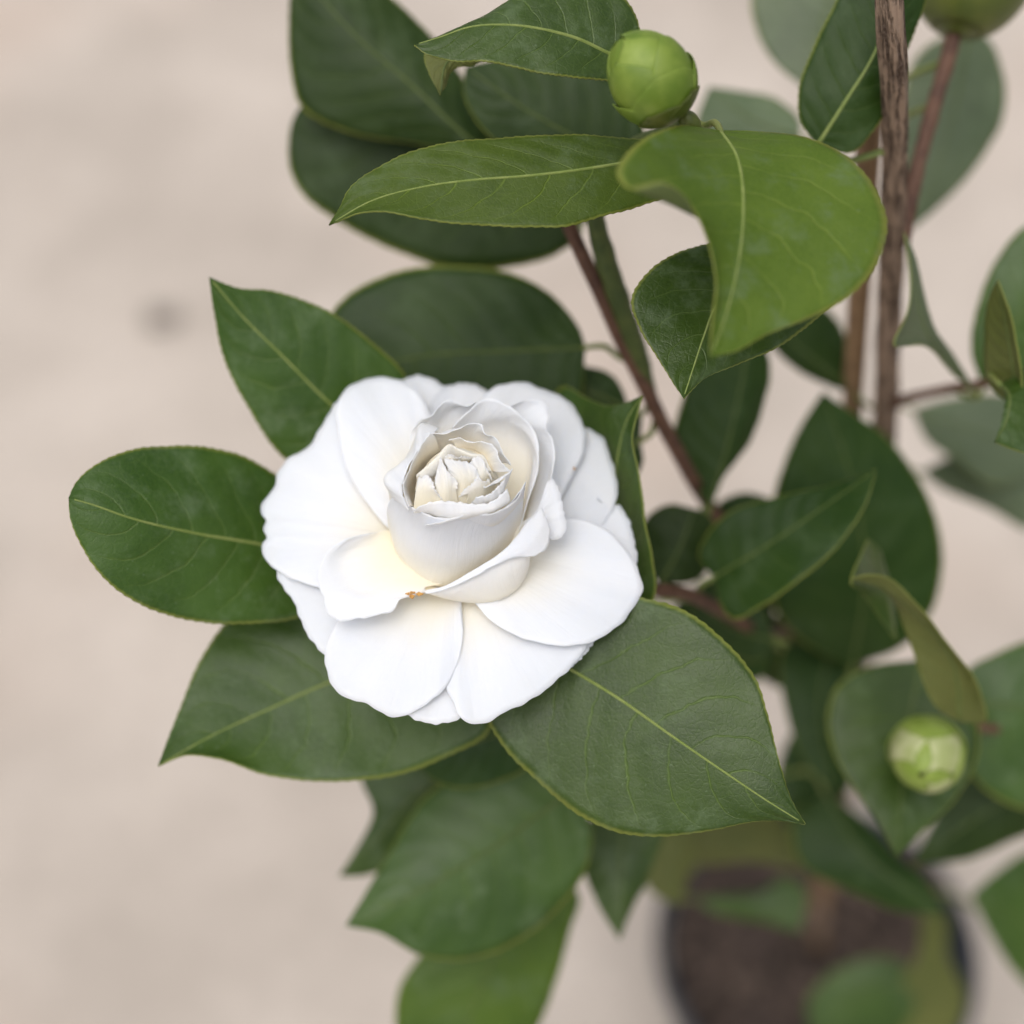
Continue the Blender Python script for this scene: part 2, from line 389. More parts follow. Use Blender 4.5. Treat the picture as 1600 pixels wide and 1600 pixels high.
wood('branch', [(1330, 1110, 0.64), (1250, 960, 0.52), (1170, 860, 0.455), (1105, 785, 0.425), (1055, 700, 0.405), (1010, 610, 0.394), (965, 520, 0.384), (930, 440, 0.376), (893, 362, 0.370), (860, 280, 0.362)],
     [0.0032, 0.0026, 0.0022, 0.0019, 0.0019, 0.0021, 0.0021, 0.0019], 'twig', 14, 90, tb)
wood('branch', [(1022, 628, 0.399), (1000, 560, 0.388), (968, 470, 0.377), (942, 390, 0.369), (930, 330, 0.362), (960, 250, 0.352), (1060, 195, 0.338), (1078, 183, 0.330)], [0.0014, 0.0026, 0.0030, 0.0027, 0.0020, 0.0016, 0.0013], 'twig_green', 12, 60, tb)
wood('branch', [(1345, 1040, 0.60), (1240, 990, 0.50), (1180, 985, 0.445), (1120, 950, 0.415), (1060, 925, 0.392), (1000, 920, 0.378), (880, 905, 0.366), (760, 880, 0.360), (712, 856, 0.356)],
     [0.0030, 0.0026, 0.0023, 0.0021, 0.0020, 0.0019, 0.0020, 0.0022], 'twig', 14, 80, tb)
wood('branch', [(1376, 640, 0.455), (1420, 622, 0.440), (1480, 608, 0.425), (1530, 600, 0.412), (1620, 590, 0.40)], [0.0020, 0.0015, 0.0014, 0.0012], 'twig', 10, 40, tb)
wood('branch', [(1320, 1180, 0.68), (1390, 1080, 0.54), (1430, 1090, 0.47), (1490, 1130, 0.43), (1560, 1140, 0.43)], [0.0028, 0.0022, 0.0018, 0.0014], 'twig', 10, 40, tb)
wood('branch', [(1316, 1220, 0.70), (1180, 1230, 0.56), (1020, 1240, 0.48), (940, 1235, 0.44), (880, 1230, 0.42)], [0.0026, 0.0020, 0.0016, 0.0013], 'twig', 10, 40, tb)
wood('branch', [(1305, 1290, 0.745), (1390, 1330, 0.68), (1470, 1390, 0.62)], [0.0022, 0.0016, 0.0012], 'twig', 10, 30, tb)

leaf_count = 0
def leaf(mid, left, right, mat='leaf', dl=2.0, dr=2.0, under=False, n=60, m=17, teeth=34, fold=0.0, wave=0.35, thick=0.35, label=None, petiole=True, serr=0.32, puff=0.0):
    """mid: (px, py, mm) from base to tip; left/right: margins between base and tip (mm optional), dl/dr: mm the margins lie deeper than the midrib"""
    global leaf_count
    leaf_count += 1; seed = leaf_count * 1.7
    mp = np.array(mid, float); md = np.concatenate([[0], np.cumsum(np.linalg.norm(np.diff(mp[:, :2], axis=0), axis=1))]); md /= md[-1]
    def edge(e, off):
        q = [tuple(mp[0])] + [tuple(x) for x in e] + [tuple(mp[-1])]
        xy = np.array([x[:2] for x in q], float); s_ = np.concatenate([[0], np.cumsum(np.linalg.norm(np.diff(xy, axis=0), axis=1))]); s_ /= s_[-1]
        o = []
        for x, t in zip(q, s_):
            d = x[2] if len(x) > 2 else float(np.interp(t, md, mp[:, 2])) + off * math.sin(math.pi * t) ** 0.7
            o.append(W(P(x[0], x[1], d / 1000)))
        return np.array(o)
    cm = np.array([W(P(x, y, d / 1000)) for x, y, d in mp])
    cl = edge(left, dl); cr = edge(right, dr)
    g_ = loft([cl, cm, cr], n, m)
    camp = W(CAM)
    c = g_[n//2, m//2]; nn = grid_normals(g_)
    flip = np.sum(nn[n//4:3*n//4] * (camp - g_[n//4:3*n//4]), axis=(0, 1, 2)) < 0
    if flip != under: g_ = g_[:, ::-1]
    nn = grid_normals(g_)
    u = np.linspace(0, 1, n)[:, None]; v_ = np.linspace(-1, 1, m)[None, :]
    dz = (wave * np.sin(u * 17 + seed) * v_**2 * np.sign(v_ + 1e-9) * np.sin(np.pi * u) + 0.25 * wave * np.sin(u * 41 + seed * 3 + v_ * 2) * np.abs(v_)**3
          - fold * np.exp(-(v_ / 0.16) ** 2) * np.sin(np.pi * u) + puff * (1 - v_**2) * np.sin(np.pi * u)
          + 0.10 * np.sin(u * 8 * 6.283 - 1.9 * 6.283 * np.abs(v_)**1.35) * np.abs(v_) * (1 - np.abs(v_)) * 4 * np.sin(np.pi * u))
    nn[0] = nn[1]; nn[-1] = nn[-2]
    g_ = g_ + nn * (dz * 0.001)[..., None]
    if serr:
        ut = np.linspace(0, 1, n); saw = ((ut * teeth + seed) % 1.0); amp = serr * 0.001 * saw * np.sin(np.pi * ut) ** 0.3
        for a, b in ((0, 1), (m - 1, m - 2)):
            d = g_[:, a] - g_[:, b]; d /= np.maximum(np.linalg.norm(d, axis=1, keepdims=True), 1e-9)
            g_[:, a] += d * amp[:, None]
    back = 1
    o = sheet('leaf', g_, shrub, [mat, 'under'], thick / 1000, None, back)
    if label: o['label'] = label
    # midrib on the upper face
    k = m // 2; sub = max(1, n // 30)
    rr_ = np.interp(np.linspace(0, 1, n), [0, .33, .66, 1], [0.00056, 0.00046, 0.00034, 0.00019])
    path = (g_[:, k] - nn[:, k] * (rr_ * 0.45)[:, None])[1:-1:sub]
    link('midrib', tube_mesh('midrib', path, [0.00056, 0.00046, 0.00034, 0.00019], 6, len(path) * 2, None, True), o, ['rib' if n >= 100 else 'rib_soft'])
    if petiole:
        b = g_[0, k]; t0 = b - g_[max(2, n // 10), k]; t0 /= np.linalg.norm(t0)
        sk = np.array(SKEL); aim = b + t0 * 0.004 - nn[2, k] * 0.003 * (-1 if under else 1)
        j = np.argmin(np.linalg.norm(sk - aim, axis=1)); e = sk[j]; L = np.linalg.norm(e - b)
        p1 = b + t0 * min(0.007, L * 0.4)
        p2 = (p1 + e) / 2 + W(FWD * 0.004 + ROOT)
        link('petiole', tube_mesh('petiole', [b - t0 * 0.001 - nn[1, k] * .0002, p1, p2, e], [0.0007, 0.0009, 0.0009, 0.0010], 8, 24), o, ['petiole'])
    return o
HI = dict(n=150, m=25, teeth=40)
# ---- leaves around the bloom
leaf([(520, 876, 368), (405, 850, 357), (300, 832, 346), (200, 808, 337), (140, 787, 334), (107, 778, 333)],
     [(490, 800), (432, 742), (380, 713), (320, 700), (262, 697), (200, 704), (150, 727), (118, 755)],
     [(500, 950), (460, 966), (400, 973), (340, 974), (280, 965), (220, 944), (165, 905), (125, 848), (110, 810)], 'leaf', 7, -2, wave=.5, label='rounded leaf pointing left from under the bloom', **HI)
leaf([(640, 735, 378), (600, 700, 374), (510, 625, 366), (440, 555, 360), (375, 490, 356), (327, 433, 352)],
     [(655, 650), (632, 585), (580, 535), (520, 490), (470, 468), (420, 454), (370, 450)],
     [(540, 770), (440, 712), (385, 630), (350, 560), (335, 490)], 'leaf', 2, 3, wave=.3, **HI)
leaf([(720, 1010, 366), (600, 1036, 367), (505, 1070, 366), (420, 1108, 363), (330, 1150, 358), (247, 1196, 352)],
     [(620, 940), (520, 920), (420, 930), (352, 975), (320, 1020), (280, 1110)],
     [(770, 1080), (762, 1145), (700, 1180), (640, 1205), (570, 1218), (500, 1220), (420, 1210), (340, 1185), (288, 1179)], 'leaf', 6, -6, wave=.4, **HI)
leaf([(790, 992, 346), (890, 1045, 342), (960, 1087, 338), (1050, 1150, 333), (1130, 1205, 330), (1200, 1252, 328), (1258, 1288, 328)],
     [(860, 940), (940, 925), (1005, 935), (1070, 955), (1130, 1000), (1180, 1060), (1200, 1120), (1220, 1200), (1238, 1252)],
     [(750, 1050), (765, 1130), (790, 1170), (840, 1220), (900, 1270), (960, 1298), (1040, 1306), (1110, 1298), (1180, 1284), (1228, 1283)], 'leaf', 1, 3, wave=.4, label='broad pointed leaf below and right of the bloom', **HI)
leaf([(935, 960, 364), (955, 880, 363), (962, 800, 362), (964, 720, 359), (978, 660, 354), (1003, 618, 347)],
     [(890, 900, 374), (850, 780, 378), (850, 660, 380), (876, 605, 380), (915, 621, 372), (949, 634, 362), (975, 630, 355)],
     [(1000, 960, 358), (1020, 935, 355), (1019, 882, 353), (1007, 807, 351), (997, 746, 350), (988, 684, 348), (994, 648, 347)], 'leaf', wave=.3, **HI)
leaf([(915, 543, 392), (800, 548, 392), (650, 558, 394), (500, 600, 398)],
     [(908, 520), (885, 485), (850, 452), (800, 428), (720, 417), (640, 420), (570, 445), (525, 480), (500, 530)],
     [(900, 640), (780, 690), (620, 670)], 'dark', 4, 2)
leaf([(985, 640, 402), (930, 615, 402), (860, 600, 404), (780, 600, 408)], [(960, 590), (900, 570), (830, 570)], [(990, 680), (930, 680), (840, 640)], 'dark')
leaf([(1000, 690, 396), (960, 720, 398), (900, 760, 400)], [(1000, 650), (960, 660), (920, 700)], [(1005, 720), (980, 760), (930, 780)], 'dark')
# ---- top
leaf([(985, 96, 333), (945, 80, 330), (910, 63, 328), (860, 48, 326), (800, 39, 325), (730, 43, 324), (690, 57, 323), (648, 70, 322)],
     [(1000, 60), (985, 10), (930, -30), (850, -32), (790, 2), (740, 32), (690, 56)],
     [(975, 122), (940, 124), (880, 118), (820, 107), (760, 96), (700, 93), (662, 81)], 'leaf', 6, -3, wave=.3, label='sharp leaf behind the green bud', **HI)
leaf([(800, 70, 345), (740, 76, 343), (700, 96, 340), (688, 148, 336)], [(740, 100), (708, 108), (698, 130)], [(740, 50), (680, 62), (664, 86), (676, 125)], 'olive', 1, 1, n=40, petiole=False)
leaf([(1060, 240, 335), (970, 255, 331), (900, 266, 328), (820, 275, 326), (740, 281, 325), (660, 292, 324), (580, 314, 322), (514, 351, 320)],
     [(1030, 222), (1000, 218), (940, 213), (850, 212), (760, 216), (680, 228), (600, 256), (545, 296), (530, 325)],
     [(1066, 290), (1000, 320), (940, 336), (880, 354), (820, 354), (740, 349), (660, 342), (595, 330), (560, 333)], 'fresh', 4, -4, wave=.35, label='long horizontal leaf above the bloom', **HI)
leaf([(1126, 204, 322), (1152, 245, 311), (1162, 320, 301), (1154, 410, 295), (1135, 490, 291), (1110, 558, 288)],
     [(1085, 196, 316), (1030, 206, 304), (985, 235, 292), (966, 272, 284), (985, 294, 279), (1035, 284, 281), (1075, 312, 285), (1104, 365, 288), (1119, 430, 289), (1114, 500, 288)],
     [(1180, 205, 322), (1250, 212, 318), (1310, 235, 314), (1360, 285, 310), (1385, 345, 306), (1372, 408, 303), (1330, 460, 300), (1270, 494, 297), (1200, 522, 293), (1150, 548, 290)],
     'young', wave=.2, label='drooping curled leaf in front of the trunk', **HI)
leaf([(1240, 385, 342), (1180, 425, 336), (1117, 482, 331), (1100, 525, 328), (1085, 570, 326), (1068, 622, 323)],
     [(1180, 370), (1110, 380), (1050, 400), (1003, 437), (988, 465), (1000, 512), (1030, 562), (1055, 602)],
     [(1300, 390), (1332, 438), (1310, 466), (1270, 502), (1210, 545), (1150, 570), (1100, 592)], 'leaf', 2, 2, wave=.3, **HI)  # darker green chosen to paint in the shade under the drooping leaf
leaf([(1278, 226, 356), (1320, 160, 352), (1362, 92, 350), (1395, 0, 350), (1412, -70, 350)],
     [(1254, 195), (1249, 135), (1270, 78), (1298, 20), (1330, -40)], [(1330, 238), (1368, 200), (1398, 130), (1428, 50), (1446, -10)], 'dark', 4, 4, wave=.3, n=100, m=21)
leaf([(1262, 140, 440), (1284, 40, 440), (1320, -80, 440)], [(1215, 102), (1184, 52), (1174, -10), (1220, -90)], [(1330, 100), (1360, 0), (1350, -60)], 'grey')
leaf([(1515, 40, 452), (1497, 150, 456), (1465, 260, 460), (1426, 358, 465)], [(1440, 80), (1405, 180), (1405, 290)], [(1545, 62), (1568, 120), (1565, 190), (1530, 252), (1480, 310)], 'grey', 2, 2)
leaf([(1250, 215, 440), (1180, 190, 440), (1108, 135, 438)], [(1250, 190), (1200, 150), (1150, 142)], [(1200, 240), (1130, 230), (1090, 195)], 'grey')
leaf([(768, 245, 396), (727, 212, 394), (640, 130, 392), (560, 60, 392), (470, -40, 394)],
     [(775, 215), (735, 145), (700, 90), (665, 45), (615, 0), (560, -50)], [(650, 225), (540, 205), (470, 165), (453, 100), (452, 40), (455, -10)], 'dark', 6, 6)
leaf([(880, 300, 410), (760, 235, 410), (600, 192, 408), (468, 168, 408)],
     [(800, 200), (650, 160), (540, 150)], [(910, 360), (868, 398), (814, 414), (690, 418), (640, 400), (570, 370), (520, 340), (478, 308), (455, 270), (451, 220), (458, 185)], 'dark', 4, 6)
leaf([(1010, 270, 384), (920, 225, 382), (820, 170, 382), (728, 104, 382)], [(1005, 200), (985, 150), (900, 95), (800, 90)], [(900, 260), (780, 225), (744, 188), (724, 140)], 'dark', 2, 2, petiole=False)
# ---- middle right
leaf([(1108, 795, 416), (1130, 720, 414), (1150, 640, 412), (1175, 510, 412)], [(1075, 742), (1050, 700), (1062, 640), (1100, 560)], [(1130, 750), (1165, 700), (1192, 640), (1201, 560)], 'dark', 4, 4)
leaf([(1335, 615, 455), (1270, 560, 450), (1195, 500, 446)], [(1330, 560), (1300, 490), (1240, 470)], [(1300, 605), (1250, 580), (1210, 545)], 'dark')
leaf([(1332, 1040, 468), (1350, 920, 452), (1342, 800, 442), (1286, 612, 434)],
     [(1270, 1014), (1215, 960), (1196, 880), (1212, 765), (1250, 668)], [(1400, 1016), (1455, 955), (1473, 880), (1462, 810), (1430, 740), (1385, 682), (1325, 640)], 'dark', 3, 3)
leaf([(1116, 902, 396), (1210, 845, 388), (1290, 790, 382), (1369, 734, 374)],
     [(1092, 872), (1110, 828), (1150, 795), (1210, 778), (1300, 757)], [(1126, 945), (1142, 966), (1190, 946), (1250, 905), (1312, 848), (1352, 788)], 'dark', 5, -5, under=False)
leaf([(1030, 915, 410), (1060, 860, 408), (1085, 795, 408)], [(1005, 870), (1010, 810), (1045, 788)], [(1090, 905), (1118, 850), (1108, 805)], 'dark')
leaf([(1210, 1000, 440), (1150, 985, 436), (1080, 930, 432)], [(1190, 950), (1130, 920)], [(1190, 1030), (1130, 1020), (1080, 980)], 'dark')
leaf([(1500, 1128, 386), (1490, 1040, 378), (1430, 960, 370), (1375, 915, 366), (1328, 906, 362)],
     [(1470, 1110, 382), (1420, 1000, 376), (1390, 930, 372), (1355, 912, 366)], [(1535, 1130, 384), (1532, 1085, 378), (1482, 1008, 370), (1432, 945, 366), (1385, 903, 364), (1350, 900, 362)], 'olive', wave=.15, n=70, petiole=False)
leaf([(1400, 1000, 388), (1385, 930, 384), (1358, 842, 378)], [(1350, 930, 380), (1330, 905, 366), (1345, 870, 372)], [(1395, 930, 388), (1385, 890, 386), (1375, 860, 382)], 'leaf', wave=.1, n=40, petiole=False)
leaf([(1440, 1030, 425), (1420, 1130, 418), (1408, 1240, 410), (1402, 1338, 402)], [(1350, 1045), (1310, 1070), (1293, 1120), (1305, 1180), (1340, 1240), (1376, 1290)],
     [(1510, 1080), (1530, 1160), (1495, 1245), (1440, 1300)], 'leaf', 2, 2, petiole=False)
leaf([(1290, 1240, 500), (1340, 1325, 492), (1475, 1428, 488)], [(1330, 1265), (1400, 1335), (1450, 1380)], [(1240, 1280), (1250, 1350), (1330, 1392), (1410, 1425)], 'dark', 3, 3)
leaf([(1650, 1215, 470), (1540, 1270, 474), (1424, 1352, 480)], [(1600, 1190), (1500, 1220), (1450, 1300)], [(1650, 1280), (1590, 1310), (1500, 1345)], 'dark')
leaf([(1500, 1096, 440), (1570, 1102, 436), (1720, 1130, 436)], [(1510, 1050), (1560, 1020), (1620, 1000), (1700, 1040)], [(1500, 1170), (1530, 1225), (1580, 1258), (1660, 1270)], 'leaf', 3, 3)
leaf([(1700, 1500, 540), (1600, 1440, 530), (1518, 1398, 524)], [(1700, 1380), (1610, 1330), (1555, 1365)], [(1680, 1590), (1600, 1535), (1545, 1455)], 'leaf', 3, 3)
leaf([(1425, 640, 505), (1500, 665, 500), (1640, 720, 500)], [(1470, 625), (1560, 615), (1650, 640)], [(1450, 690), (1490, 718), (1560, 760)], 'grey')
leaf([(1438, 738, 520), (1520, 752, 515), (1640, 790, 515)], [(1480, 715), (1560, 700), (1640, 730)], [(1470, 762), (1540, 792), (1620, 825)], 'grey')
leaf([(1535, 605, 420), (1590, 500, 414), (1660, 340, 412)], [(1518, 550), (1530, 470), (1560, 402), (1605, 352)], [(1600, 600), (1660, 500), (1690, 400)], 'leaf')
leaf([(1562, 600, 362), (1578, 620, 354), (1570, 665, 350), (1554, 690, 347)], [(1640, 560, 362), (1680, 640, 356), (1640, 710, 352), (1590, 704, 348)], [(1568, 600, 362), (1574, 640, 356), (1562, 672, 350)], 'leaf', wave=.1, n=50)
leaf([(1590, 640, 364), (1580, 560, 360), (1568, 490, 358), (1558, 438, 356)], [(1545, 600, 372), (1538, 520, 368), (1545, 465, 362)], [(1596, 620, 358), (1590, 550, 355), (1574, 480, 354)], 'olive', wave=.1, n=50)
leaf([(1525, 614, 408), (1480, 563, 392), (1446, 515, 378), (1428, 450, 372), (1414, 362, 372)],
     [(1490, 585, 396), (1445, 538, 376), (1397, 533, 362), (1418, 492, 364), (1424, 440, 368)], [(1494, 560, 396), (1458, 505, 382), (1442, 450, 378), (1430, 400, 374)], 'grey', wave=.1, n=70)
leaf([(1300, 1000, 480), (1280, 1100, 470), (1302, 1238, 462)], [(1225, 1010), (1228, 1110), (1262, 1195)], [(1340, 1030), (1340, 1150)], 'dark')
leaf([(1215, 1010, 470), (1150, 960, 466), (1040, 960, 462)], [(1190, 900), (1110, 900)], [(1190, 1060), (1110, 1050), (1060, 1000)], 'dark')
leaf([(1320, 1090, 500), (1250, 1040, 490), (1140, 1000, 482)], [(1300, 1010), (1220, 960)], [(1270, 1090), (1190, 1060)], 'dark')
leaf([(1330, 1130, 520), (1270, 1180, 515), (1235, 1290, 510)], [(1290, 1100), (1235, 1150), (1215, 1230)], [(1340, 1200), (1290, 1270)], 'dark')
leaf([(1120, 860, 440), (1160, 820, 436), (1230, 790, 434)], [(1110, 800), (1160, 770)], [(1160, 880), (1220, 850)], 'dark')
leaf([(1230, 1290, 560), (1140, 1280, 555), (1020, 1310, 550)], [(1200, 1240), (1100, 1230)], [(1190, 1330), (1090, 1345)], 'dark')
# ---- below the bloom
leaf([(850, 1120, 392), (770, 1150, 392), (640, 1190, 394)], [(800, 1080), (700, 1100)], [(840, 1180), (770, 1225), (690, 1225)], 'dark', petiole=False)
leaf([(895, 1235, 412), (760, 1330, 408), (640, 1400, 406), (540, 1447, 404)],
     [(850, 1190), (740, 1198), (665, 1245), (605, 1340), (568, 1400)], [(925, 1300), (918, 1350), (880, 1412), (810, 1470), (720, 1500), (650, 1490), (595, 1458)], 'leaf', 5, 1, puff=1.0)
leaf([(760, 1195, 424), (660, 1235, 426), (590, 1310, 428), (529, 1370, 428)], [(660, 1180), (565, 1215), (584, 1268), (566, 1310)], [(720, 1270), (620, 1350), (565, 1368)], 'leaf', 2, 2)
leaf([(885, 1370, 448), (800, 1450, 446), (745, 1560, 446), (690, 1740, 448)], [(740, 1420), (655, 1495), (624, 1545), (620, 1620), (640, 1690)], [(905, 1400), (892, 1450), (872, 1520), (838, 1610), (770, 1690)], 'fresh', 3, 3)
leaf([(975, 1270, 446), (970, 1370, 440), (968, 1469, 436)], [(905, 1290), (915, 1370), (945, 1432)], [(1035, 1285), (1012, 1372), (986, 1425)], 'leaf', 3, 3)
leaf([(1060, 1290, 520), (1050, 1350, 520), (1062, 1414, 522)], [(1010, 1310), (1005, 1375), (1040, 1408)], [(1085, 1310), (1075, 1370)], 'olive', n=36)
leaf([(1240, 1300, 540), (1150, 1310, 535), (1040, 1320, 530)], [(1200, 1260), (1100, 1270)], [(1250, 1350), (1180, 1345), (1090, 1348)], 'olive', n=36)
leaf([(1085, 1404, 575), (1170, 1412, 570), (1250, 1456, 566)], [(1130, 1398), (1190, 1392), (1225, 1368), (1258, 1390)], [(1115, 1425), (1180, 1438), (1225, 1450)], 'leaf', n=36)
leaf([(1466, 1410, 620), (1462, 1470, 630), (1450, 1560, 640), (1440, 1660, 650)], [(1442, 1432), (1438, 1482), (1405, 1550), (1410, 1620)], [(1480, 1435), (1480, 1490), (1508, 1560), (1490, 1620)], 'olive', n=36)
leaf([(1440, 1530, 640), (1370, 1540, 640), (1270, 1620, 645)], [(1400, 1500), (1310, 1515), (1262, 1570)], [(1420, 1600), (1360, 1650), (1300, 1650)], 'leaf', n=36)

# ------------------------------------------------------------------ buds
def bud(apex, base, rmm, dmm, scales, mats, stalk=True, label=None):
    """ovoid bud of overlapping scales; apex/base are photo positions"""
    A = P(apex[0], apex[1], (dmm - apex[2]) / 1000); B = P(base[0], base[1], (dmm + base[2]) / 1000)
    ax = A - B; L = np.linalg.norm(ax); ax /= L
    e1 = np.cross(ax, FWD); e1 /= np.linalg.norm(e1); e2 = np.cross(e1, ax)      # e2 turns towards the camera when negative depth
    if np.dot(e2, FWD) > 0: e2 = -e2
    o = bpy.data.objects.new('bud', None); C.objects.link(o); o.parent = shrub; o.location = W(B); o.empty_display_size = .005
    if label: o['label'] = label
    rr = rmm / 1000
    def pt(t, az, off=0.0):        # t 0 base .. 1 apex
        r = (rr + off) * (2 * math.sqrt(t ** 0.92 * (1 - t ** 0.92)) if 0 < t < 1 else 0)
        return ax * (L * t + off * (1.2 * t - .4)) + r * (math.sin(az) * e1 + math.cos(az) * e2)
    N_, S_ = 28, 36
    core = np.array([[pt(0.002 + .996 * i / (N_ - 1), 2*math.pi*j/S_) for j in range(S_ + 1)] for i in range(N_)])
    link('bud_core', grid_mesh('bud_core', core), o, [mats[0]])
    for k, (az, tt, half, off, mi) in enumerate(scales):
        gg = np.zeros((26, 17, 3))
        for i in range(26):
            s_ = i / 25; t = 0.03 + (tt - 0.03) * s_
            hw = half * (1 - s_ ** 3.2) ** 0.62 + 0.015
            for j in range(17):
                x = -1 + j / 8
                ofs = off * (0.35 + 0.65 * s_) - 0.00022 * abs(x) ** 3 - .0002 * s_**6
                gg[i, j] = pt(t - 0.02 * x * x * s_, az + hw * x, ofs)
        nn = grid_normals(gg); cen = ax * L * .5
        if np.sum(nn * (gg - cen)) < 0: gg = gg[:, ::-1]
        sheet('scale', gg, o, [mats[mi]], 0.0003)
    return o
d = 0.0006
bud((972, 58, 5), (1060, 184, 3), 8.7, 312, [(0.2, 1.0, 1.5, d*.8, 1), (-2.2, 1.02, 1.4, d*.8, 0), (2.4, 0.99, 1.3, d*.9, 0), (-0.75, 0.80, 1.25, d*1.6, 0), (1.0, 0.86, 1.2, d*1.5, 0), (0.25, 0.55, 1.25, d*2.5, 0), (1.75, 0.52, 1.0, d*2.6, 0), (-1.6, 0.45, 1.0, d*2.7, 0), (0.9, 0.28, 1.0, d*3.2, 2), (-.4, 0.22, 1.0, d*3.3, 2)],
    ['scale', 'scale_light', 'scale_olive'], label='plump bright green closed flower bud')
bud((1062, 174, 2), (1092, 205, 1), 2.0, 318, [(0.0, .9, 1.2, .0003, 0), (2.0, .85, 1.2, .0003, 0), (-2.0, .8, 1.2, .0003, 0)], ['scale_olive', 'scale', 'scale'])
bud((1440, 1210, 14), (1455, 1150, 8), 9.8, 398, [(0.0, 1.0, 1.2, d, 1), (1.6, .98, 1.0, d, 1), (-1.6, .98, 1.2, d, 1), (0.9, 0.82, .8, d*1.8, 0), (-0.9, 0.80, .9, d*1.8, 0), (0.0, 0.5, .9, d*2.6, 2), (2, 0.6, 1.0, d*2.4, 2), (-2.2, 0.6, 1.0, d*2.4, 2)],
    ['scale_light', 'scale_pale', 'scale_light'], label='pale green bud showing white petal tips')
bud((1560, -170, -2), (1492, 55, 2), 16.0, 392, [(0.0, .95, 1.3, d, 2), (2.0, .95, 1.3, d, 2), (-2.0, .95, 1.3, d, 2), (0.9, 0.6, 1.2, d*2, 2), (-.9, 0.55, 1.2, d*2, 2)], ['scale_olive', 'scale_pale', 'scale_olive'], label='large dark olive bud at the top of a side branch')

# ------------------------------------------------------------------ the bloom
FO = P(708, 856, 0.346)
TILT = R(25)
FN = math.sin(TILT) * UP - math.cos(TILT) * FWD
FX = RIGHT; FY = np.cross(FN, FX)            # flower plane axes (FY points up in the photo)
flower = bpy.data.objects.new('flower', None); C.objects.link(flower); flower.parent = shrub; flower.location = W(FO); flower.empty_display_size = .02
flower['label'] = 'white formal double camellia bloom with a tight central rosette'
def FL(px, py, h):
    """photo position on the plane h mm above the bloom's base -> flower-local x, y, h (metres)"""
    d = rel(px, py, 1.0); k = np.dot(FO + FN * h / 1000 - CAM, FN) / np.dot(d, FN)
    q = CAM + d * k - FO
    return np.array([np.dot(q, FX), np.dot(q, FY), h / 1000])
def Z1(p): return FL(380 + p[0] / 2.4242, 560 + p[1] / 2.4242, p[2])
def Z2(p): return FL(560 + p[0] / 4.2111, 600 + p[1] / 4.2111, p[2])
def F2W(g_): return g_[..., 0:1] * FX + g_[..., 1:2] * FY + g_[..., 2:3] * FN
pcount = 0
def petal_grid(g_, wave=0.25, thick=0.36, name='petal', outer=True, mat='petal', umax=1.0):
    """g_ : s (base->edge) x t grid in flower-local space"""
    global pcount
    pcount += 1; sd_ = pcount * 2.3
    a, b, _ = g_.shape
    gw = F2W(g_)
    nn = grid_normals(gw)
    if np.sum(nn[a//3:, :] * (CAM - FO - gw[a//3:, :])) < 0: gw = gw[:, ::-1]; nn = grid_normals(gw)
    s = np.linspace(0, 1, a)[:, None]; t = np.linspace(0, 1, b)[None, :]
    nn[0] = nn[1]
    dz = wave * s**2 * (0.5 * np.sin(t * 11 + sd_) + 0.35 * np.sin(t * 23 + sd_ * 2 + 2 * s) + 0.22 * np.sin(t * 47 + sd_ * 3))
    gw = gw + nn * (dz * 0.001)[..., None]
    # small nicks and ripples along the rim
    d = gw[-1] - gw[-2]; d /= np.maximum(np.linalg.norm(d, axis=1, keepdims=True), 1e-9)
    rip = 0.12 * np.sin(t[0] * 60 + sd_) + 0.10 * np.sin(t[0] * 103 + sd_ * 2)
    gw[-1] += d * (rip * 0.001)[:, None]
    uv = np.stack(np.broadcast_arrays(s * umax, t), -1)
    return sheet(name, gw, flower, [mat], thick / 1000, uv, taper=0.6)
def petal(edge, hb=0.0, prof=(1.0, 1.0), bulge=1.5, base=None, zf=Z1, wave=0.3, n=110, m=26, roll=0.0, spread=0.12):
    """edge: traced rim incl. sides, (x, y, h); fan from the bloom's centre to the rim"""
    E = resample([zf(p) for p in edge], n)
    B0 = np.array([0.0, 0.0, hb / 1000]) if base is None else zf(base)
    mean = E.mean(0); Bt = B0 + (E - mean) * np.array([spread, spread, 0])
    if base is None:
        dd = mean[:2] / max(np.linalg.norm(mean[:2]), 1e-6); Bt[:, :2] += dd * 0.003
    g_ = np.zeros((m, n, 3))
    for i in range(m):
        s = i / (m - 1); f = s ** prof[0]; h = s ** prof[1]
        g_[i, :, :2] = Bt[:, :2] + (E[:, :2] - Bt[:, :2]) * f
        g_[i, :, 2] = Bt[:, 2] + (E[:, 2] - Bt[:, 2]) * h + bulge / 1000 * math.sin(math.pi * s ** 0.8) - roll / 1000 * max(0, (s - .8) / .2) ** 2
    return petal_grid(g_, wave)
def petal_rows(rows, zf=Z1, n=56, m=26, ks=None, wave=0.2, umax=1.0):
    """rows from base to rim, each a list of (x, y, h)"""
    g_ = loft([[zf(p) for p in r] for r in rows], n, m, ks).transpose(1, 0, 2)
    return petal_grid(g_, wave, umax=umax)

